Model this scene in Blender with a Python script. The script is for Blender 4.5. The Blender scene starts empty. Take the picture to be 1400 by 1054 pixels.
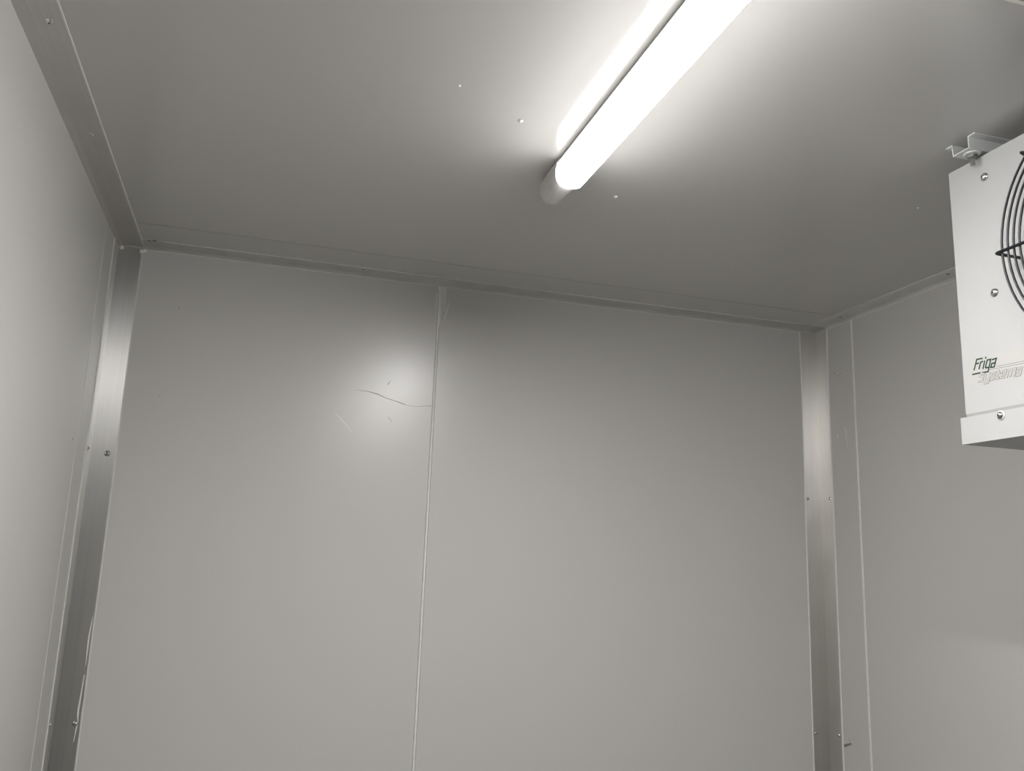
import bpy, bmesh, math, random
from mathutils import Vector, Matrix

random.seed(7)
scene = bpy.context.scene
COL = scene.collection
PI = math.pi

# ------------------------------------------------------------------ camera
cam_data = bpy.data.cameras.new('camera')
cam = bpy.data.objects.new('camera', cam_data)
COL.objects.link(cam)
R_ = Vector((0.9568856, -0.2882417, 0.0358691))
U_ = Vector((-0.0916334, -0.1823771, 0.9789494))
F_ = Vector((0.2756324, 0.9400294, 0.2009266))
M = Matrix.Identity(4)
for i in range(3):
    M[i][0], M[i][1], M[i][2] = R_[i], U_[i], -F_[i]
M[0][3], M[1][3], M[2][3] = 0.0, 0.0, 1.6
cam.matrix_world = M
cam_data.sensor_fit = 'HORIZONTAL'
cam_data.sensor_width = 36.0
cam_data.lens = 29.911
cam_data.clip_start = 0.02
scene.camera = cam

# ------------------------------------------------------------------ world, exposure
world = bpy.data.worlds.new('world')
scene.world = world
world.use_nodes = True
world.node_tree.nodes['Background'].inputs[0].default_value = (0.05, 0.05, 0.05, 1)
world.node_tree.nodes['Background'].inputs[1].default_value = 0.3
scene.view_settings.view_transform = 'Standard'
scene.view_settings.look = 'None'
scene.view_settings.gamma = 1.0
scene.view_settings.use_curve_mapping = False
scene.view_settings.exposure = 0.0
LAMP_STRENGTH = 157.0
LAMP_FLANK = 0.02
LAMP_FALLOFF = 1.7
scene.cycles.max_bounces = 14
scene.cycles.diffuse_bounces = 10
scene.cycles.glossy_bounces = 6
scene.cycles.sample_clamp_indirect = 6.0

# ------------------------------------------------------------------ dimensions (metres)
XL, XR = -0.4298, 1.8202        # inner faces of the side walls
YB, YF = 2.4620, -1.10          # back wall, wall behind the viewer
ZC = 2.4207                     # ceiling
XS = 0.4804                     # panel joint on the back wall
YJ = YB - 0.1916                # joint of the narrow closing panels
YC = 0.8490                     # joint on the ceiling
WT = 0.08                       # panel thickness


# ------------------------------------------------------------------ materials
def new_mat(name):
    m = bpy.data.materials.new(name)
    m.use_nodes = True
    return m, m.node_tree.nodes, m.node_tree.links, m.node_tree.nodes['Principled BSDF']


def simple(name, col, rough=0.5, metal=0.0, spec=0.5, noise=0.0, nscale=30.0, bump=0.0):
    m, n, l, b = new_mat(name)
    b.inputs['Base Color'].default_value = (*col, 1)
    b.inputs['Roughness'].default_value = rough
    b.inputs['Metallic'].default_value = metal
    b.inputs['Specular IOR Level'].default_value = spec
    if noise or bump:
        tc = n.new('ShaderNodeTexCoord')
        nz = n.new('ShaderNodeTexNoise')
        nz.inputs['Scale'].default_value = nscale
        nz.inputs['Detail'].default_value = 5
        l.new(tc.outputs['Object'], nz.inputs['Vector'])
        if noise:
            rp = n.new('ShaderNodeValToRGB')
            rp.color_ramp.elements[0].position = 0.3
            rp.color_ramp.elements[1].position = 0.7
            rp.color_ramp.elements[0].color = (*[c * (1 - noise) for c in col], 1)
            rp.color_ramp.elements[1].color = (*[min(1, c * (1 + noise)) for c in col], 1)
            l.new(nz.outputs['Fac'], rp.inputs['Fac'])
            l.new(rp.outputs['Color'], b.inputs['Base Color'])
        if bump:
            bp = n.new('ShaderNodeBump')
            bp.inputs['Strength'].default_value = bump
            bp.inputs['Distance'].default_value = 0.002
            l.new(nz.outputs['Fac'], bp.inputs['Height'])
            l.new(bp.outputs['Normal'], b.inputs['Normal'])
    return m


def panel_paint(name, col, rough):
    """coated steel skin of the insulated panels: faint mottling, very slight waviness, uneven gloss"""
    m, n, l, b = new_mat(name)
    tc = n.new('ShaderNodeTexCoord')
    n1 = n.new('ShaderNodeTexNoise'); n1.inputs['Scale'].default_value = 2.2; n1.inputs['Detail'].default_value = 4
    n2 = n.new('ShaderNodeTexNoise'); n2.inputs['Scale'].default_value = 1.6; n2.inputs['Detail'].default_value = 1
    l.new(tc.outputs['Object'], n1.inputs['Vector'])
    l.new(tc.outputs['Object'], n2.inputs['Vector'])
    rp = n.new('ShaderNodeValToRGB')
    rp.color_ramp.elements[0].position = 0.35
    rp.color_ramp.elements[1].position = 0.65
    rp.color_ramp.elements[0].color = (*[c * 0.998 for c in col], 1)
    rp.color_ramp.elements[1].color = (*[c * 1.002 for c in col], 1)
    l.new(n1.outputs['Fac'], rp.inputs['Fac'])
    l.new(rp.outputs['Color'], b.inputs['Base Color'])
    mr = n.new('ShaderNodeMapRange')
    mr.inputs['To Min'].default_value = rough - 0.002
    mr.inputs['To Max'].default_value = rough + 0.002
    l.new(n1.outputs['Fac'], mr.inputs['Value'])
    l.new(mr.outputs['Result'], b.inputs['Roughness'])
    bp = n.new('ShaderNodeBump')
    bp.inputs['Strength'].default_value = 0.12
    bp.inputs['Distance'].default_value = 0.01
    l.new(n2.outputs['Fac'], bp.inputs['Height'])
    l.new(bp.outputs['Normal'], b.inputs['Normal'])
    b.inputs['Specular IOR Level'].default_value = 0.5
    return m


def brushed(name, col, rough, axis, aniso):
    """mill-finish aluminium with drawing lines along one axis"""
    m, n, l, b = new_mat(name)
    tc = n.new('ShaderNodeTexCoord')
    mp = n.new('ShaderNodeMapping')
    sc = [220.0, 220.0, 220.0]
    sc[axis] = 1.2
    mp.inputs['Scale'].default_value = sc
    nz = n.new('ShaderNodeTexNoise'); nz.inputs['Scale'].default_value = 1.0; nz.inputs['Detail'].default_value = 3
    l.new(tc.outputs['Object'], mp.inputs['Vector'])
    l.new(mp.outputs['Vector'], nz.inputs['Vector'])
    n2 = n.new('ShaderNodeTexNoise'); n2.inputs['Scale'].default_value = 9.0; n2.inputs['Detail'].default_value = 5
    l.new(tc.outputs['Object'], n2.inputs['Vector'])
    rp = n.new('ShaderNodeValToRGB')
    rp.color_ramp.elements[0].position = 0.3
    rp.color_ramp.elements[1].position = 0.7
    rp.color_ramp.elements[0].color = (*[c * 0.92 for c in col], 1)
    rp.color_ramp.elements[1].color = (*[c * 1.06 for c in col], 1)
    mx = n.new('ShaderNodeMath'); mx.operation = 'MULTIPLY_ADD'
    mx.inputs[1].default_value = 0.5
    l.new(nz.outputs['Fac'], mx.inputs[0])
    ms = n.new('ShaderNodeMath'); ms.operation = 'MULTIPLY'; ms.inputs[1].default_value = 0.5
    l.new(n2.outputs['Fac'], ms.inputs[0])
    l.new(ms.outputs[0], mx.inputs[2])
    l.new(mx.outputs[0], rp.inputs['Fac'])
    l.new(rp.outputs['Color'], b.inputs['Base Color'])
    mr = n.new('ShaderNodeMapRange')
    mr.inputs['To Min'].default_value = rough - 0.06
    mr.inputs['To Max'].default_value = rough + 0.06
    l.new(n2.outputs['Fac'], mr.inputs['Value'])
    l.new(mr.outputs['Result'], b.inputs['Roughness'])
    bp = n.new('ShaderNodeBump')
    bp.inputs['Strength'].default_value = 0.05
    bp.inputs['Distance'].default_value = 0.0006
    l.new(nz.outputs['Fac'], bp.inputs['Height'])
    l.new(bp.outputs['Normal'], b.inputs['Normal'])
    b.inputs['Metallic'].default_value = 1.0
    # drawn metal spreads reflections across the drawing direction
    b.inputs['Anisotropic'].default_value = aniso
    b.inputs['Anisotropic Rotation'].default_value = 0.25
    cv = n.new('ShaderNodeCombineXYZ')
    cv.inputs[axis].default_value = 1.0
    l.new(cv.outputs[0], b.inputs['Tangent'])
    return m


PAINT = (0.548, 0.541, 0.525)
M_wall = panel_paint('panel_paint_wall', PAINT, 0.285)
M_ceil = panel_paint('panel_paint_ceiling', PAINT, 0.18)
M_floor = simple('floor_resin', (0.18, 0.176, 0.168), 0.55, noise=0.12, nscale=40, bump=0.1)
M_alu_v = brushed('aluminium_upright', (0.64, 0.635, 0.62), 0.49, 2, 0.95)
M_alu_r = brushed('aluminium_upright_lit', (0.74, 0.725, 0.695), 0.50, 2, 0.93)  # lighter copy of the upright metal: a stronger lamp highlight put into the colour
M_alu_y = brushed('aluminium_lengthwise', (0.65, 0.635, 0.615), 0.5, 1, 0.5)
M_strip = simple('painted_strip', (0.53, 0.527, 0.505), 0.42, noise=0.06, nscale=14)
M_strip_r = simple('painted_strip_lit', (0.66, 0.657, 0.63), 0.42, noise=0.07, nscale=14)  # lighter copy of the painted strip: lamplight on its slope put into the colour
M_seal = simple('silicone', (0.78, 0.775, 0.74), 0.5, noise=0.05, nscale=60)
M_smear = simple('silicone_smear', (0.66, 0.655, 0.62), 0.5, noise=0.05, nscale=60)
M_joint = simple('joint_grey', (0.36, 0.36, 0.345), 0.7)  # plain grey for the rear ceiling joint line
M_screw = simple('screw_steel', (0.72, 0.72, 0.72), 0.22, metal=1.0, noise=0.05, nscale=300)
M_recess = simple('screw_recess', (0.06, 0.06, 0.06), 0.6)
M_mark = simple('scuff_dark', (0.20, 0.19, 0.175), 0.7, noise=0.15, nscale=200)
M_scratch = simple('scuff_light', (0.72, 0.715, 0.69), 0.5, noise=0.08, nscale=200)
M_rust = simple('old_hole', (0.16, 0.12, 0.10), 0.8)
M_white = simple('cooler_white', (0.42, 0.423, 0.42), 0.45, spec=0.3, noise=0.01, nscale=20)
M_inside = simple('inside_shade', (0.05, 0.05, 0.055), 0.7)
M_gap = simple('gap_shade', (0.30, 0.305, 0.30), 0.6)  # shade between panel and tray, put into the colour
M_zinc = simple('rail_zinc', (0.66, 0.68, 0.68), 0.45, metal=0.2, noise=0.03, nscale=50)
M_bolt = simple('bolt_zinc', (0.40, 0.41, 0.40), 0.3, metal=1.0, noise=0.08, nscale=200)
M_wire = simple('grille_black', (0.010, 0.010, 0.014), 0.33, spec=0.3)
M_blade = simple('fan_blade', (0.03, 0.03, 0.033), 0.45)
M_green = simple('logo_green', (0.016, 0.042, 0.022), 0.5, spec=0.3)
M_grey = simple('logo_grey', (0.13, 0.125, 0.12), 0.5, spec=0.3)
M_label = simple('label_cream', (0.43, 0.424, 0.41), 0.45, spec=0.3)
M_housing = simple('lamp_housing', (0.80, 0.80, 0.79), 0.45, noise=0.01, nscale=20)
M_cap = simple('lamp_end_cap', (0.66, 0.64, 0.625), 0.45, noise=0.01, nscale=20)

M_lamp, n_, l_, b_ = new_mat('lamp_diffuser')
b_.inputs['Base Color'].default_value = (0.85, 0.85, 0.85, 1)
b_.inputs['Roughness'].default_value = 0.4
b_.inputs['Emission Color'].default_value = (1.0, 0.983, 0.965, 1)
# the light strip faces the floor: the belly of the diffuser glows brighter than its flanks
g_ = n_.new('ShaderNodeNewGeometry')
s_ = n_.new('ShaderNodeSeparateXYZ')
l_.new(g_.outputs['True Normal'], s_.inputs[0])
nz_ = n_.new('ShaderNodeMath'); nz_.operation = 'MULTIPLY'; nz_.inputs[1].default_value = -1.0; nz_.use_clamp = True
l_.new(s_.outputs['Z'], nz_.inputs[0])
pw_ = n_.new('ShaderNodeMath'); pw_.operation = 'POWER'; pw_.inputs[1].default_value = LAMP_FALLOFF
l_.new(nz_.outputs[0], pw_.inputs[0])
r_ = n_.new('ShaderNodeMapRange')
r_.inputs['To Min'].default_value = LAMP_STRENGTH * LAMP_FLANK
r_.inputs['To Max'].default_value = LAMP_STRENGTH
l_.new(pw_.outputs[0], r_.inputs['Value'])
l_.new(r_.outputs['Result'], b_.inputs['Emission Strength'])


# ------------------------------------------------------------------ helpers
def link_mesh(name, bm, mat, parent=None, smooth=False):
    bmesh.ops.recalc_face_normals(bm, faces=bm.faces)
    me = bpy.data.meshes.new(name)
    bm.to_mesh(me)
    bm.free()
    me.materials.append(mat)
    if smooth:
        for p in me.polygons:
            p.use_smooth = True
    o = bpy.data.objects.new(name, me)
    COL.objects.link(o)
    if parent is not None:
        o.parent = parent
        o.matrix_parent_inverse = parent.matrix_world.inverted()
    return o


def tag(o, label, cat, kind=None, group=None):
    o['label'] = label
    o['category'] = cat
    if kind:
        o['kind'] = kind
    if group:
        o['group'] = group
    return o


def root(name, loc, label, cat, kind=None):
    o = bpy.data.objects.new(name, None)
    o.empty_display_size = 0.1
    COL.objects.link(o)
    o.location = loc
    o.matrix_world = Matrix.Translation(loc)
    return tag(o, label, cat, kind)


def add_box(bm, x0, x1, y0, y1, z0, z1, bevel=0.0):
    v = [bm.verts.new(p) for p in ((x0, y0, z0), (x1, y0, z0), (x1, y1, z0), (x0, y1, z0),
                                   (x0, y0, z1), (x1, y0, z1), (x1, y1, z1), (x0, y1, z1))]
    fs = [bm.faces.new([v[i] for i in q]) for q in
          ((0, 3, 2, 1), (4, 5, 6, 7), (0, 1, 5, 4), (1, 2, 6, 5), (2, 3, 7, 6), (3, 0, 4, 7))]
    if bevel:
        es = list({e for f in fs for e in f.edges})
        bmesh.ops.bevel(bm, geom=es, offset=bevel, segments=2, affect='EDGES', profile=0.5)
    return bm


def box(*a, bevel=0.0):
    return add_box(bmesh.new(), *a, bevel=bevel)


def add_prism(bm, profile, axis, a0, a1):
    """closed 2D profile extruded along an axis (0 x, 1 y, 2 z); profile gives the two other coordinates in order"""
    def pt(p, a):
        c = [0, 0, 0]
        o = [k for k in range(3) if k != axis]
        c[o[0]], c[o[1]], c[axis] = p[0], p[1], a
        return c
    A = [bm.verts.new(pt(p, a0)) for p in profile]
    B = [bm.verts.new(pt(p, a1)) for p in profile]
    n = len(profile)
    for i in range(n):
        j = (i + 1) % n
        bm.faces.new((A[i], A[j], B[j], B[i]))
    fa = bm.faces.new(A)
    fb = bm.faces.new(list(reversed(B)))
    bmesh.ops.triangulate(bm, faces=[fa, fb])
    return bm


def prism(*a):
    return add_prism(bmesh.new(), *a)


def add_tube(bm, pts, r, seg=8, closed=False):
    pts = [Vector(p) for p in pts]
    n = len(pts)
    rings = []
    for i, p in enumerate(pts):
        if closed:
            t = pts[(i + 1) % n] - pts[i - 1]
        else:
            t = pts[min(i + 1, n - 1)] - pts[max(i - 1, 0)]
        t.normalize()
        ref = Vector((1, 0, 0)) if abs(t.x) < 0.9 else Vector((0, 0, 1))
        a = t.cross(ref).normalized()
        b = t.cross(a)
        rr = r[i] if isinstance(r, (list, tuple)) else r
        rings.append([bm.verts.new(p + (a * math.cos(2 * PI * k / seg) + b * math.sin(2 * PI * k / seg)) * rr) for k in range(seg)])
    m = n if closed else n - 1
    for i in range(m):
        A, B = rings[i], rings[(i + 1) % n]
        for k in range(seg):
            bm.faces.new((A[k], A[(k + 1) % seg], B[(k + 1) % seg], B[k]))
    if not closed:
        bm.faces.new(rings[0])
        bm.faces.new(list(reversed(rings[-1])))
    return bm


def add_lathe(bm, prof, center, axis, seg=24):
    """prof: list of (radius, distance along axis)"""
    ax = Vector(axis).normalized()
    ref = Vector((0, 0, 1)) if abs(ax.z) < 0.9 else Vector((0, 1, 0))
    a = ax.cross(ref).normalized()
    b = ax.cross(a)
    c = Vector(center)
    rings = []
    for r, h in prof:
        if r < 1e-6:
            rings.append([bm.verts.new(c + ax * h)])
        else:
            rings.append([bm.verts.new(c + ax * h + (a * math.cos(2 * PI * k / seg) + b * math.sin(2 * PI * k / seg)) * r) for k in range(seg)])
    for A, B in zip(rings, rings[1:]):
        for k in range(seg):
            k2 = (k + 1) % seg
            if len(A) == 1 and len(B) == 1:
                continue
            if len(A) == 1:
                bm.faces.new((A[0], B[k2], B[k]))
            elif len(B) == 1:
                bm.faces.new((A[k], A[k2], B[0]))
            else:
                bm.faces.new((A[k], A[k2], B[k2], B[k]))
    if len(rings[0]) > 1:
        bm.faces.new(rings[0])
    if len(rings[-1]) > 1:
        bm.faces.new(list(reversed(rings[-1])))
    return bm


def add_ribbon(bm, pts, width, to3, normal, lift, thick=0.0002):
    """flat stroke with mitred corners: pts are 2D, to3 turns them into 3D points; width may be a list"""
    n = len(pts)
    P2 = [Vector(p) for p in pts]
    nv = Vector(normal)
    L, Rr = [], []
    for i in range(n):
        d0 = (P2[i] - P2[i - 1]).normalized() if i > 0 else (P2[1] - P2[0]).normalized()
        d1 = (P2[i + 1] - P2[i]).normalized() if i < n - 1 else d0
        n0, n1 = Vector((-d0.y, d0.x)), Vector((-d1.y, d1.x))
        m = (n0 + n1)
        if m.length < 1e-4:
            m = n0
        m.normalize()
        w = (width[i] if isinstance(width, (list, tuple)) else width) * 0.5
        k = w / max(0.45, m.dot(n0))
        L.append(P2[i] + m * k)
        Rr.append(P2[i] - m * k)
    def v3(p, h):
        return bm.verts.new(Vector(to3(p)) + nv * h)
    rows = [(v3(L[i], lift), v3(Rr[i], lift), v3(L[i], lift + thick), v3(Rr[i], lift + thick)) for i in range(n)]
    for a, b in zip(rows, rows[1:]):
        bm.faces.new((a[2], a[3], b[3], b[2]))
        bm.faces.new((a[0], b[0], b[1], a[1]))
        bm.faces.new((a[0], a[2], b[2], b[0]))
        bm.faces.new((a[1], b[1], b[3], a[3]))
    for q in (rows[0], rows[-1]):
        bm.faces.new((q[0], q[1], q[3], q[2]))
    return bm


def screw(name, pos, normal, r, parent, mat=M_screw, recess=True):
    """domed sheet screw with washer rim and a dark drive recess"""
    bm = bmesh.new()
    add_lathe(bm, [(r, 0.0), (r, r * 0.16), (r * 0.86, r * 0.22), (r * 0.8, r * 0.34), (r * 0.62, r * 0.55),
                   (r * 0.34, r * 0.68), (0.0, r * 0.72)], pos, normal, 16)
    o = link_mesh(name, bm, mat, parent, smooth=True)
    if recess:
        bm = bmesh.new()
        add_lathe(bm, [(r * 0.30, r * 0.56), (r * 0.28, r * 0.76), (0.0, r * 0.755)], pos, normal, 6)
        link_mesh('drive_recess', bm, M_recess, o)
    return o


back3 = lambda p: (p[0], YB, p[1])        # points (x, z) on the back wall
right3 = lambda p: (XR, p[0], p[1])       # points (y, z) on the right wall
left3 = lambda p: (XL, p[0], p[1])
NB, NR, NL, NC = (0, -1, 0), (-1, 0, 0), (1, 0, 0), (0, 0, -1)

# ------------------------------------------------------------------ the room shell
fl = link_mesh('floor', box(XL - WT, XR + WT, YF - WT, YB + WT, -0.08, 0.0), M_floor)
tag(fl, 'plain grey floor of the cold room', 'floor', 'structure')

# back wall: two panels with a white sealed joint between them
wb = root('wall_back', (0.7, YB, 0), 'pale grey back wall of two panels with a white vertical joint', 'wall', 'structure')
link_mesh('wall_panel', box(XL, XS - 0.0042, YB, YB + WT, 0.0, ZC), M_wall, wb)
link_mesh('wall_panel', box(XS + 0.0042, XR, YB, YB + WT, 0.0, ZC), M_wall, wb)
bm = bmesh.new()
add_prism(bm, [(XS - 0.0042, YB + 0.006), (XS - 0.0034, YB + 0.003), (XS - 0.0030, YB - 0.0008), (XS, YB - 0.0022), (XS + 0.0030, YB - 0.0008), (XS + 0.0034, YB + 0.003), (XS + 0.0042, YB + 0.006)], 2, 0.0, ZC - 0.004)
j = link_mesh('joint_sealant', bm, M_seal, wb)
j['label'] = 'white sealant bead in the back wall joint'
# runs of smeared sealant at the top of the joint
for pts, w in (([(0.4715, 2.3938), (0.4725, 2.34), (0.4738, 2.3006)], [0.004, 0.005, 0.001]),
               ([(0.4833, 2.4182), (0.4848, 2.3482), (0.4834, 2.2902)], [0.020, 0.012, 0.006]),
               ([(0.4973, 2.4153), (0.4968, 2.338)], [0.009, 0.003]),
               ([(0.5112, 2.3678), (0.5039, 2.3319), (0.4963, 2.3032)], [0.003, 0.006, 0.002])):
    link_mesh('sealant_smear', add_ribbon(bmesh.new(), pts, w, back3, NB, 0.0003), M_smear, wb)
for pts, w in (([(0.2478, 2.0688), (0.284, 2.0678), (0.3143, 2.0618), (0.3364, 2.0529), (0.3649, 2.0466), (0.3891, 2.04), (0.4002, 2.0366)],
                [0.0005, 0.0011, 0.0024, 0.0015, 0.0014, 0.0026, 0.0008]),
               ([(0.4002, 2.0366), (0.4266, 2.0344), (0.4527, 2.0389), (0.4747, 2.0408)], [0.0007, 0.0009, 0.0011, 0.0016]),
               ([(0.3402, 2.0927), (0.3442, 2.0990), (0.348, 2.1067)], [0.0022, 0.0018, 0.0006]),
               ([(0.3486, 1.9973), (0.3540, 1.9910), (0.3603, 1.983)], [0.0016, 0.0012, 0.0005]),
               ([(-0.2564, 2.2579), (-0.2519, 2.2521)], [0.0016, 0.001]),
               ([(-0.2798, 2.006), (-0.2757, 2.0023)], [0.0012, 0.0012])):
    link_mesh('scuff', add_ribbon(bmesh.new(), pts, w, back3, NB, 0.0001), M_mark, wb)
link_mesh('scratch', add_ribbon(bmesh.new(), [(0.1945, 1.9973), (0.2214, 1.9718), (0.2486, 1.942)], [0.0016, 0.002, 0.0008], back3, NB, 0.0001), M_scratch, wb)

# left wall
wl = root('wall_left', (XL, 0.7, 0), 'pale grey left wall panel', 'wall', 'structure')
link_mesh('wall_panel', box(XL - WT, XL, YF, YJ - 0.0008, 0.0, ZC), M_wall, wl)
link_mesh('wall_panel', box(XL - WT, XL, YJ + 0.0008, YB + WT, 0.0, ZC), M_wall, wl)
link_mesh('joint_sealant', box(XL, XL + 0.0006, YJ - 0.0014, YJ + 0.0014, 0.0, ZC - 0.004), M_smear, wl)
link_mesh('scuff', add_ribbon(bmesh.new(), [(2.2215, 1.8470), (2.2195, 1.8400)], [0.005, 0.004], left3, NL, 0.0001), M_mark, wl)

# right wall
wr = root('wall_right', (XR, 0.7, 0), 'pale grey right wall with a thin vertical joint near the corner', 'wall', 'structure')
link_mesh('wall_panel', box(XR, XR + WT, YF, YJ - 0.0008, 0.0, ZC), M_wall, wr)
link_mesh('wall_panel', box(XR, XR + WT, YJ + 0.0008, YB + WT, 0.0, ZC), M_wall, wr)
link_mesh('joint_sealant', box(XR - 0.0016, XR, YJ - 0.0032, YJ + 0.0032, 0.0, ZC - 0.004), M_seal, wr)
for pts, w in (([(2.394, 1.0709), (2.375, 1.0790), (2.3588, 1.0844)], [0.008, 0.007, 0.005]),
               ([(2.3715, 1.0988), (2.3660, 1.0930), (2.3621, 1.0858)], [0.0008, 0.0014, 0.0010]),
               ([(2.3680, 2.2538), (2.3640, 2.2538)], [0.003, 0.003]),
               ([(2.3381, 2.2478), (2.3341, 2.2478)], [0.003, 0.003]),
               ([(2.3498, 2.2402), (2.3458, 2.2402)], [0.003, 0.003])):
    link_mesh('scuff', add_ribbon(bmesh.new(), pts, w, right3, NR, 0.0001), M_mark, wr)
for pts, w in (([(2.3639, 2.0452), (2.3612, 2.0303)], [0.006, 0.003]),
               ([(2.3290, 2.0600), (2.3225, 2.0592), (2.316, 1.9936)], [0.003, 0.0035, 0.0012])):
    link_mesh('scratch', add_ribbon(bmesh.new(), pts, w, right3, NR, 0.0001), M_scratch, wr)

# wall behind the viewer
wf = tag(link_mesh('wall_front', box(XL - WT, XR + WT, YF - WT, YF, 0.0, ZC), M_wall), 'pale grey wall opposite the back wall', 'wall', 'structure')

# ceiling: three panels, joints across the room
ce = root('ceiling', (0.7, 0.7, ZC), 'pale grey glossy panel ceiling', 'ceiling', 'structure')
link_mesh('ceiling_panel', box(XL - WT, XR + WT, YF - WT, YC - 0.0012, ZC, ZC + WT), M_ceil, ce)
link_mesh('ceiling_panel', box(XL - WT, XR + WT, YC + 0.0012, YJ - 0.0008, ZC, ZC + WT), M_ceil, ce)
link_mesh('ceiling_panel', box(XL - WT, XR + WT, YJ + 0.0008, YB + WT, ZC, ZC + WT), M_ceil, ce)
link_mesh('joint_sealant', box(XL, XR, YC - 0.0025, YC + 0.0025, ZC - 0.0012, ZC), M_seal, ce)
link_mesh('joint_strip', box(XL + 0.067, XR - 0.067, YJ - 0.0022, YJ + 0.0022, ZC - 0.0004, ZC), M_joint, ce)
for (x, y, s) in ((0.4168, 1.4278, 1.0), (0.7229, 1.6792, 1.0), (0.2779, 1.3486, 0.6), (1.3848, 1.4846, 0.5)):
    bm = bmesh.new()
    add_lathe(bm, [(0.0050 * s, 0.0), (0.0042 * s, 0.0016 * s), (0.0022 * s, 0.0034 * s), (0.0, 0.0040 * s)], (x, y, ZC), (0, 0, -1), 10)
    link_mesh('paint_blob', bm, M_seal, ce, smooth=True)

# ------------------------------------------------------------------ corner trims
A, T = 0.0612, 0.0016           # leg and sheet thickness of the upright angles
B = 0.0649                      # leg of the ceiling strips


def bead(name, parent, x0, x1, y0, y1, z0, z1, mat=M_seal):
    return link_mesh(name, box(x0, x1, y0, y1, z0, z1), mat, parent)


# left upright
t1 = root('trim_1', (XL, YB, 0), 'brushed aluminium angle in the left rear corner', 'trim', 'structure')
zt = ZC - 0.006
link_mesh('corner_angle', prism([(XL, YB), (XL, YB - A), (XL + T, YB - A), (XL + T, YB - T), (XL + A, YB - T), (XL + A, YB)], 2, 0.0, zt), M_alu_v, t1)
bead('sealant_line', t1, XL + A, XL + A + 0.0036, YB - 0.0014, YB, 0.0, zt, M_smear)
bead('sealant_line', t1, XL, XL + 0.0022, YB - A - 0.008, YB - A, 0.0, zt, M_smear)
screw('screw', (-0.3878, YB - T, 1.8382), NB, 0.0075, t1)
screw('screw', (-0.3800, YB - T, 1.1623), NB, 0.0070, t1)
screw('screw', (XL + T, 2.4130, 1.8439), NL, 0.0060, t1)
screw('screw', (XL + T, 2.4130, 1.1680), NL, 0.0060, t1)
# sealant torn along the right edge low down
for pts, w in (([(XL + A - 0.0035, 1.42), (XL + A - 0.0060, 1.36), (XL + A - 0.0050, 1.30)], [0.001, 0.004, 0.001]),
               ([(XL + A - 0.0050, 1.278), (XL + A - 0.0085, 1.19), (XL + A - 0.0045, 1.155)], [0.002, 0.0040, 0.001]),
               ([(XL + A - 0.0060, 1.165), (XL + A - 0.0100, 1.118)], [0.0034, 0.0014])):
    link_mesh('sealant_flap', add_ribbon(bmesh.new(), pts, w, lambda p: (p[0], YB - T, p[1]), NB, 0.0002), M_seal, t1)

# right upright
t2 = root('trim_2', (XR, YB, 0), 'brushed aluminium angle in the right rear corner', 'trim', 'structure')
zt2 = ZC - 0.008
link_mesh('corner_angle', prism([(XR, YB), (XR, YB - A), (XR - T, YB - A), (XR - T, YB - T), (XR - A, YB - T), (XR - A, YB)], 2, 0.0, zt2), M_alu_r, t2)
bead('sealant_line', t2, XR - A - 0.0036, XR - A, YB - 0.0014, YB, 0.0, zt2)
bead('sealant_line', t2, XR - 0.0022, XR, YB - A - 0.0050, YB - A, 0.0, zt2)
for z in (1.8363, 1.0976):
    screw('screw', (1.7668, YB - T, z), NB, 0.0050, t2)
    screw('screw', (XR - T, 2.4140, z + 0.001), NR, 0.0050, t2)

# ceiling strip along the left wall
t3 = root('trim_3', (XL, 0.7, ZC), 'wide grey metal strip between left wall and ceiling', 'trim', 'structure')
link_mesh('ceiling_strip', prism([(XL, ZC), (XL, ZC - 0.009), (XL + 0.010, ZC - 0.0024), (XL + 0.012, ZC - 0.0016), (XL + B, ZC - 0.0016), (XL + B, ZC)],
                                 1, YF, YB), M_alu_y, t3)
bead('sealant_line', t3, XL + B, XL + B + 0.0028, YF, YB, ZC - 0.0018, ZC)
screw('screw', (-0.3865, 1.3875, ZC - 0.0016), NC, 0.0070, t3)
screw('screw', (-0.3892, 1.7823, ZC - 0.0016), NC, 0.0050, t3)
screw('screw', (-0.3880, 0.9900, ZC - 0.0016), NC, 0.0050, t3)

# ceiling strip along the back wall
t4 = root('trim_4', (0.7, YB, ZC), 'narrow grey strip between back wall and ceiling', 'trim', 'structure')
link_mesh('ceiling_strip', prism([(YB, ZC), (YB, ZC - 0.006), (YB - 0.010, ZC - 0.0022), (YB - 0.013, ZC - 0.0016), (YB - B, ZC - 0.0016), (YB - B, ZC)],
                                 0, XL + B + 0.0028, XR), M_strip, t4)
bead('sealant_line', t4, XL + B + 0.06, XR - B, YB - B - 0.0030, YB - B, ZC - 0.0018, ZC, M_smear)
bead('sealant_line', t4, XL + A, XR - 0.02, YB - 0.0012, YB, ZC - 0.0085, ZC - 0.006, M_smear)
for (x, y, s) in ((0.2393, 2.4100, 0.0032), (-0.3300, 2.3950, 0.0050), (-0.3440, 2.4000, 0.0040)):
    bm = bmesh.new()
    add_lathe(bm, [(s, 0.0), (s * 0.9, 0.0004), (0.0, 0.0005)], (x, y, ZC - 0.0016), (0, 0, -1), 8)
    link_mesh('old_hole', bm, M_rust, t4)
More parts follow.
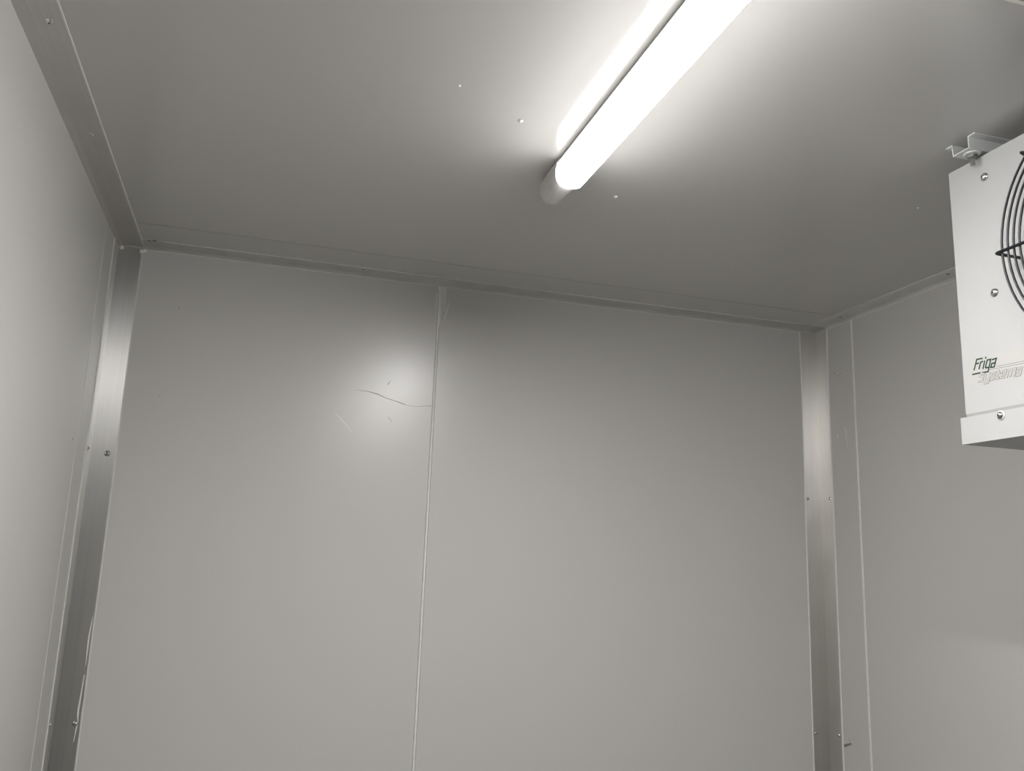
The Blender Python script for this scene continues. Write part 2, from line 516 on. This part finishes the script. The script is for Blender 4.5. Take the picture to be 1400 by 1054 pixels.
# lumps of sealant in the left rear upper corner
for (x, z, rx, rz) in ((XL + A + 0.006, ZC - 0.012, 0.008, 0.006), (XL + A - 0.002, ZC - 0.014, 0.004, 0.007), (XL + 0.010, ZC - 0.010, 0.006, 0.006)):
    bm = bmesh.new()
    bmesh.ops.create_icosphere(bm, subdivisions=2, radius=1.0)
    for v in bm.verts:
        k = 1 + 0.25 * math.sin(5 * v.co.x + 3 * v.co.z)
        v.co = Vector((x + v.co.x * rx * k, YB - 0.0018 + v.co.y * 0.0025, z + v.co.z * rz * k))
    link_mesh('sealant_lump', bm, M_seal, t4, smooth=True)

# ceiling strip along the right wall
t5 = root('trim_5', (XR, 0.7, ZC), 'narrow grey strip between right wall and ceiling', 'trim', 'structure')
link_mesh('ceiling_strip', prism([(XR, ZC), (XR, ZC - 0.006), (XR - 0.010, ZC - 0.0022), (XR - 0.013, ZC - 0.0016), (XR - B, ZC - 0.0016), (XR - B, ZC)],
                                 1, YF, YB - B), M_strip_r, t5)
bead('sealant_line', t5, XR - B - 0.0030, XR - B, YF, YB - B, ZC - 0.0018, ZC, M_smear)
bead('sealant_line', t5, XR - 0.0012, XR, YF, YB - A, ZC - 0.0085, ZC - 0.006, M_smear)
for y in (1.8116, 2.27):
    bm = bmesh.new()
    add_lathe(bm, [(0.005, 0.0), (0.0045, 0.0004), (0.0, 0.0005)], (1.7774, y, ZC - 0.0016), (0, 0, -1), 8)
    link_mesh('old_hole', bm, M_rust, t5)

# ------------------------------------------------------------------ ceiling lamp
LX, LY0, LY1 = 0.5590, 0.04, 1.545
lamp = root('ceiling_lamp', (LX, (LY0 + LY1) / 2, ZC), 'long white batten lamp with a glowing half-round diffuser on the ceiling', 'lamp')
HW = 0.018
HP = prism([(LX - HW, ZC), (LX - HW - 0.003, ZC - 0.010), (LX - HW + 0.002, ZC - 0.016), (LX + HW - 0.002, ZC - 0.016),
                                 (LX + HW + 0.003, ZC - 0.010), (LX + HW, ZC)], 1, LY0, LY1 + 0.004)


def tube_profile(w, ztop, zbot, n=28, a0=0.94 * PI, a1=2.06 * PI):
    """cross-section of the diffuser: the lower part of a flattened tube"""
    h = ztop - zbot
    zc = ztop - h * 0.36
    pts = []
    for k in range(n + 1):
        a = a0 + (a1 - a0) * k / n
        cs, sn = math.cos(a), math.sin(a)
        if sn < 0:      # flattened belly with rounder shoulders
            cs, sn = math.copysign(abs(cs) ** 0.68, cs), -(abs(sn) ** 0.75)
        pts.append((LX + w * cs, zc + (h * 0.64 if sn < 0 else h * 0.36 / math.sin(PI * 0.8)) * sn))
    return pts


def loft_y(bm, sections):
    """sections: list of (y, profile)"""
    rows = [[bm.verts.new((p[0], y, p[1])) for p in prof] for y, prof in sections]
    n = len(rows[0])
    for a, b in zip(rows, rows[1:]):
        for i in range(n):
            j = (i + 1) % n
            bm.faces.new((a[i], a[j], b[j], b[i]))
    bm.faces.new(rows[0])
    bm.faces.new(list(reversed(rows[-1])))
    return bm


ZD0, ZD1 = ZC - 0.011, ZC - 0.068
# housing: foot on the ceiling and the opaque upper half of the tube
hp = tube_profile(0.0304, ZD0, ZD1, 16, PI * 0.80, 0.20 * PI)
add_prism(HP, hp, 1, LY0, LY1 + 0.004)
link_mesh('lamp_housing', HP, M_housing, lamp)
secs = []
for y, k in ((LY0, 0.88), (LY0 + 0.004, 0.97), (LY0 + 0.010, 1.0), (LY1 - 0.010, 1.0), (LY1 - 0.004, 0.97), (LY1, 0.88)):
    secs.append((y, tube_profile(0.0312 * k, ZD0, ZD0 - (ZD0 - ZD1) * k)))
d = link_mesh('diffuser', loft_y(bmesh.new(), secs), M_lamp, lamp, smooth=False)
d['label'] = 'glowing white diffuser'
for y0, s in ((LY1, 1), (LY0, -1)):
    ss = []
    for dy, k in ((0.0, 0.92), (0.095, 0.90), (0.109, 0.86), (0.117, 0.78), (0.120, 0.62)):
        ss.append((y0 + s * dy, tube_profile(0.0300 * k, ZC - 0.0005, ZC - 0.0005 - 0.0640 * k, 28, 0.80 * PI, 2.20 * PI)))
    if s < 0:
        ss.reverse()
    e = link_mesh('end_cap', loft_y(bmesh.new(), ss), M_cap, lamp, smooth=False)
    e['label'] = 'grey plastic end cap'

# ------------------------------------------------------------------ unit cooler
FX = 1.2717                    # front face
Y1, Y0 = 1.2765, 0.5175        # far and near end
Z0, Z1 = 1.9005, 2.3910
XBK = 1.70
cool = root('unit_cooler', ((FX + XBK) / 2, (Y0 + Y1) / 2, Z0 - 0.056), 'white evaporator unit with a black fan guard hanging under the ceiling', 'evaporator')
# casing: four sides, open front behind the panel
bm = bmesh.new()
XC = FX + 0.0152
add_box(bm, XC, XBK, Y1 - 0.0016, Y1, Z0, Z1)
add_box(bm, XC, XBK, Y0, Y0 + 0.0016, Z0, Z1)
add_box(bm, XC, XBK, Y0 + 0.0016, Y1 - 0.0016, Z1 - 0.0016, Z1)
add_box(bm, XBK - 0.0016, XBK, Y0 + 0.0016, Y1 - 0.0016, Z0, Z1 - 0.0016)
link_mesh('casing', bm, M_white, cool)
# finned coil filling the back of the casing
bm = bmesh.new()
for k in range(60):
    y = Y0 + 0.03 + k * (Y1 - Y0 - 0.06) / 59
    add_box(bm, FX + 0.18, XBK - 0.02, y - 0.0008, y + 0.0008, Z0 + 0.02, Z1 - 0.03)
o = link_mesh('cooling_fins', bm, M_zinc, cool)
o['kind'] = 'stuff'

# front panel with the round fan opening and a return lip
CY, CZ, RO = 0.897, 2.162, 0.176
bm = bmesh.new()
seg = 64
inner, outer, lip = [], [], []
ym, zm = 0.003, 0.003
rect = (Y0, Y1, Z0, Z1)


def to_rect(a):
    c, s = math.cos(a), math.sin(a)
    t = 1e9
    if c > 1e-9: t = min(t, (rect[1] - CY) / c)
    if c < -1e-9: t = min(t, (rect[0] - CY) / c)
    if s > 1e-9: t = min(t, (rect[3] - CZ) / s)
    if s < -1e-9: t = min(t, (rect[2] - CZ) / s)
    return CY + c * t, CZ + s * t


angs = [2 * PI * k / seg for k in range(seg)]
for cy, cz in ((rect[0], rect[2]), (rect[0], rect[3]), (rect[1], rect[2]), (rect[1], rect[3])):
    angs.append(math.atan2(cz - CZ, cy - CY) % (2 * PI))
angs.sort()
for a in angs:
    y, z = to_rect(a)
    outer.append((y, z))
    inner.append((CY + RO * math.cos(a), CZ + RO * math.sin(a)))
n = len(angs)
vo = [bm.verts.new((FX, *p)) for p in outer]
vi = [bm.verts.new((FX, *p)) for p in inner]
wo = [bm.verts.new((FX + 0.0150, *p)) for p in outer]
wi = [bm.verts.new((FX + 0.0300, CY + (p[0] - CY) * 0.97, CZ + (p[1] - CZ) * 0.97)) for p in inner]
for i in range(n):
    j = (i + 1) % n
    bm.faces.new((vo[i], vo[j], vi[j], vi[i]))
    bm.faces.new((vo[i], wo[i], wo[j], vo[j]))
    bm.faces.new((vi[i], vi[j], wi[j], wi[i]))
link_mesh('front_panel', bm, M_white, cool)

# panel screws
for (y, z) in ((1.1917, 2.3467), (1.1899, 2.1161), (0.6030, 2.3467), (0.6030, 2.1161)):
    bm = bmesh.new()
    screw('panel_screw', (FX, y, z), (-1, 0, 0), 0.0085, cool)

# fan: ring, motor hub, five blades, behind the guard
bm = bmesh.new()
NS = 48
prof = [(RO * 0.97, 0.030), (RO * 0.955, 0.05), (RO * 0.955, 0.10), (RO * 0.975, 0.10), (RO * 0.99, 0.030)]
rings = [[bm.verts.new((FX + h, CY + r * math.cos(2 * PI * k / NS), CZ + r * math.sin(2 * PI * k / NS))) for k in range(NS)] for r, h in prof]
for a in range(len(prof)):
    Aq, Bq = rings[a], rings[(a + 1) % len(prof)]
    for k in range(NS):
        bm.faces.new((Aq[k], Aq[(k + 1) % NS], Bq[(k + 1) % NS], Bq[k]))
link_mesh('fan_ring', bm, M_blade, cool, smooth=False)
bm = bmesh.new()
add_lathe(bm, [(0.052, 0.0), (0.052, -0.07), (0.046, -0.082), (0.02, -0.088), (0.0, -0.089)], (FX + 0.11, CY, CZ), (1, 0, 0), 24)
fan = link_mesh('fan_hub', bm, M_blade, cool, smooth=False)
blade_mesh = None
for q in range(5):
    a0 = 2 * PI * q / 5 + 0.3
    bm = bmesh.new()
    rows = []
    for i in range(7):
        r = 0.05 + (0.160 - 0.05) * i / 6
        row = []
        for k in range(7):
            s = k / 6 - 0.5
            chord = 0.62 + 0.30 * i / 6
            a = a0 + s * chord + 0.10 * i / 6
            pitch = 0.055 * (1 - 0.35 * i / 6)
            row.append((FX + 0.062 + s * pitch + 0.006 * (4 * s * s - 1), CY + r * math.cos(a), CZ + r * math.sin(a)))
        rows.append(row)
    f = [[bm.verts.new(p) for p in row] for row in rows]
    g = [[bm.verts.new((p[0] + 0.003, p[1], p[2])) for p in row] for row in rows]
    for i in range(6):
        for k in range(6):
            bm.faces.new((f[i][k], f[i][k + 1], f[i + 1][k + 1], f[i + 1][k]))
            bm.faces.new((g[i][k], g[i + 1][k], g[i + 1][k + 1], g[i][k + 1]))
    for i in range(6):
        bm.faces.new((f[i][0], f[i + 1][0], g[i + 1][0], g[i][0]))
        bm.faces.new((f[i][6], g[i][6], g[i + 1][6], f[i + 1][6]))
        bm.faces.new((f[0][i], g[0][i], g[0][i + 1], f[0][i + 1]))
        bm.faces.new((f[6][i], f[6][i + 1], g[6][i + 1], g[6][i]))
    link_mesh('fan_blade', bm, M_blade, fan, smooth=True)
# near-black sheet added behind the fan: its colour stands in for inside shade
link_mesh('shade_backing', box(FX + 0.165, FX + 0.170, Y0 + 0.01, Y1 - 0.01, Z0 + 0.01, Z1 - 0.02), M_inside, cool)

# wire guard: basket standing off the panel
GP = 0.054
guard = root('fan_guard', (FX - GP, CY, CZ), '', '')
for k_ in ('label', 'category'):
    del guard[k_]
guard.parent = cool
guard.matrix_parent_inverse = cool.matrix_world.inverted()
guard['label'] = 'black wire fan guard'
WR = 0.0021
ring_radii = [0.2200 - 0.0122 * k for k in range(13)]
for rr in ring_radii:
    bm = bmesh.new()
    dome = 0.0
    pts = [(FX - GP + dome, CY + rr * math.cos(2 * PI * k / 72), CZ + rr * math.sin(2 * PI * k / 72)) for k in range(72)]
    add_tube(bm, pts, WR, 8, closed=True)
    link_mesh('guard_ring', bm, M_wire, guard, smooth=True)
for q in range(8):
    a = 2 * PI * q / 8
    dy, dz = math.cos(a), math.sin(a)
    bm = bmesh.new()
    def gp(r, x):
        return (x, CY + dy * r, CZ + dz * r)
    xs_ = FX - GP - 0.0042
    pts = [gp(0.066, xs_), gp(0.15, xs_), gp(0.2255, xs_), gp(0.2285, xs_ + 0.0010), gp(0.2298, xs_ + 0.004), gp(0.2300, xs_ + 0.02), gp(0.2300, FX - 0.0002)]
    add_tube(bm, pts, 0.0030, 8)
    link_mesh('guard_spoke', bm, M_wire, guard, smooth=True)
bm = bmesh.new()
add_lathe(bm, [(0.070, 0.0), (0.070, 0.003), (0.060, 0.006), (0.0, 0.007)], (FX - GP - 0.001, CY, CZ), (-1, 0, 0), 32)
link_mesh('guard_disc', bm, M_wire, guard, smooth=False)

# drip tray under the casing
TZ0, TZ1 = 1.8440, 1.8945
TY1 = 1.2865
bm = bmesh.new()
tx0 = FX - 0.004
ty0, tx1 = Y0 - 0.010, XBK + 0.010
add_box(bm, tx0, tx0 + 0.002, ty0, TY1, TZ0, TZ1)
add_box(bm, tx1 - 0.002, tx1, ty0, TY1, TZ0, TZ1)
add_box(bm, tx0 + 0.002, tx1 - 0.002, ty0, TY1, TZ0, TZ0 + 0.002)
add_box(bm, tx0 + 0.002, tx1 - 0.002, TY1 - 0.002, TY1, TZ0 + 0.002, TZ1)
add_box(bm, tx0 + 0.002, tx1 - 0.002, ty0, ty0 + 0.002, TZ0 + 0.002, TZ1)
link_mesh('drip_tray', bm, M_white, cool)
link_mesh('tray_gap_shade', box(FX + 0.0004, XBK - 0.01, Y0 + 0.004, Y1 - 0.002, TZ0 + 0.02, Z0 + 0.002), M_gap, cool)  # grey filler box added in the gap to stand in for its shade
for y in (1.1942, 0.600):
    bm = bmesh.new()
    add_lathe(bm, [(0.0085, 0.0), (0.0085, 0.0016), (0.006, 0.0022)], (tx0, y, 1.8864), (-1, 0, 0), 20)
    w_ = link_mesh('tray_washer', bm, M_zinc, cool, smooth=False)
    screw('tray_screw', (tx0 - 0.0021, y, 1.8864), (-1, 0, 0), 0.0066, cool, M_bolt)

# printed maker's sign on the front panel
face3 = lambda p: (FX, p[0], p[1])
NF = (-1, 0, 0)
link_mesh('sign_label', add_ribbon(bmesh.new(), [(1.2600, 1.9790), (1.0300, 1.9720)], 0.050, face3, NF, 0.00005, 0.00015), M_label, cool)
green = [
    [(1.2502, 1.9807), (1.2415, 2.001)], [(1.2428, 2.0004), (1.228, 1.9996)], [(1.2442, 1.9924), (1.2374, 1.9925)],
    [(1.2385, 1.9807), (1.2327, 1.9943)], [(1.2340, 1.9927), (1.2276, 1.9940)],
    [(1.2294, 1.9792), (1.2237, 1.9944)], [(1.2224, 1.9980), (1.2198, 2.0005)],
    [(1.2238, 1.9801), (1.218, 1.994), (1.2102, 1.9938), (1.2182, 1.972), (1.2315, 1.9729)], [(1.2236, 1.98), (1.2151, 1.9799)],
    [(1.2078, 1.9924), (1.1977, 1.9929), (1.2038, 1.9781), (1.2116, 1.9787), (1.2087, 1.9854), (1.2005, 1.9855)],
    [(1.2548, 1.9739), (1.2353, 1.9733)]]
bm = bmesh.new()
for i, st in enumerate(green):
    add_ribbon(bm, st, 0.0028, face3, NF, 0.0002 + 0.00001 * i, 0.0002)
link_mesh('sign_lettering', bm, M_green, cool)['label'] = 'green lettering Friga with an underline'
outl = [
    [(1.2269, 1.9709), (1.2352, 1.9711), (1.2375, 1.9671), (1.2297, 1.9659), (1.2329, 1.9575), (1.2426, 1.9575)],
    [(1.2237, 1.9686), (1.227, 1.9589), (1.2185, 1.9582)], [(1.214, 1.969), (1.2201, 1.9517), (1.2296, 1.9519)],
    [(1.2002, 1.967), (1.2111, 1.9672), (1.2128, 1.9623), (1.2042, 1.9617), (1.2063, 1.9561), (1.2153, 1.9558)],
    [(1.1944, 1.9701), (1.2003, 1.9559), (1.1948, 1.9556)], [(1.1983, 1.9643), (1.1914, 1.9644)],
    [(1.1901, 1.9595), (1.1814, 1.9596), (1.1789, 1.9667), (1.1878, 1.966), (1.1921, 1.9556), (1.1838, 1.9544)],
    [(1.1784, 1.9537), (1.1739, 1.9659), (1.1583, 1.9655), (1.1631, 1.953)], [(1.1663, 1.9655), (1.1712, 1.9539)],
    [(1.1444, 1.9649), (1.1537, 1.9644), (1.156, 1.9588), (1.1476, 1.9592), (1.1507, 1.9525), (1.1592, 1.9526)]]
bm = bmesh.new()
bm2 = bmesh.new()


def grow(st, e):
    """lengthen a stroke at both ends so its outline closes"""
    a, b, c, d_ = Vector(st[0]), Vector(st[1]), Vector(st[-2]), Vector(st[-1])
    return [tuple(a + (a - b).normalized() * e)] + st[1:-1] + [tuple(d_ + (d_ - c).normalized() * e)]


for i, st in enumerate(outl):
    add_ribbon(bm, grow(st, 0.0007), 0.0037, face3, NF, 0.0002 + 0.00001 * i, 0.0002)
    add_ribbon(bm2, st, 0.0023, face3, NF, 0.00055 + 0.00001 * i, 0.0002)
for st in ([(1.1989, 1.9778), (1.0400, 1.9720)], [(1.2165, 1.975), (1.0400, 1.9676)]):
    add_ribbon(bm, st, 0.0007, face3, NF, 0.0002, 0.0002)
link_mesh('sign_lettering', bm, M_grey, cool)['label'] = 'grey outlined lettering Systems with two thin lines'
link_mesh('lettering_fill', bm2, M_label, cool)

# ------------------------------------------------------------------ hat-section rail that carries the cooler
ya, yb, yc, yd = 1.2400, 1.2236, 1.1861, 1.1687
hz, th = ZC - 0.0225, 0.0022
rail = root('mounting_rail', (1.47, 1.204, ZC), 'galvanised hat-section rail bolted to the ceiling above the white evaporator', 'rail')
top_ = [(ya, ZC), (yb, ZC), (yb - 0.002, hz), (yc, hz), (yc, ZC), (yd, ZC)]
bot_ = [(ya, ZC - th), (yb + th, ZC - th), (yb - 0.002 + th, hz - th), (yc - th, hz - th), (yc - th, ZC - th), (yd, ZC - th)]
bm = bmesh.new()
ends = []
for x in (1.2325, XBK + 0.05):
    ends.append(([bm.verts.new((x, *p)) for p in top_], [bm.verts.new((x, *p)) for p in bot_]))
for t_, b2 in ends:
    for i in range(5):
        bm.faces.new((t_[i], t_[i + 1], b2[i + 1], b2[i]))
(ta, ba), (tb, bb) = ends
for i in range(5):
    bm.faces.new((ta[i], tb[i], tb[i + 1], ta[i + 1]))
    bm.faces.new((ba[i], ba[i + 1], bb[i + 1], bb[i]))
for i in (0, 5):
    bm.faces.new((ta[i], ba[i], bb[i], tb[i]))
link_mesh('rail_channel', bm, M_zinc, rail)
bx, by = 1.2560, 1.2010
bm = bmesh.new()
add_lathe(bm, [(0.0150, 0.0), (0.0150, 0.0020), (0.0135, 0.0026), (0.006, 0.0026)], (bx, by, hz - th), (0, 0, -1), 28)
link_mesh('washer', bm, M_zinc, rail)
bm = bmesh.new()
add_lathe(bm, [(0.0088, 0.0026), (0.0092, 0.0036), (0.0092, 0.0086), (0.0080, 0.0096), (0.005, 0.0096)], (bx, by, hz - th), (0, 0, -1), 6)
link_mesh('nut', bm, M_bolt, rail)
bm = bmesh.new()
pr_ = [(0.0046, -0.02)]
for k in range(16):
    h = 0.0090 + k * 0.0009
    pr_.append((0.0050 if k % 2 else 0.0044, h))
pr_ += [(0.0040, 0.0245), (0.0, 0.0250)]
add_lathe(bm, pr_, (bx, by, hz - th), (0, 0, -1), 14)
link_mesh('bolt', bm, M_bolt, rail)
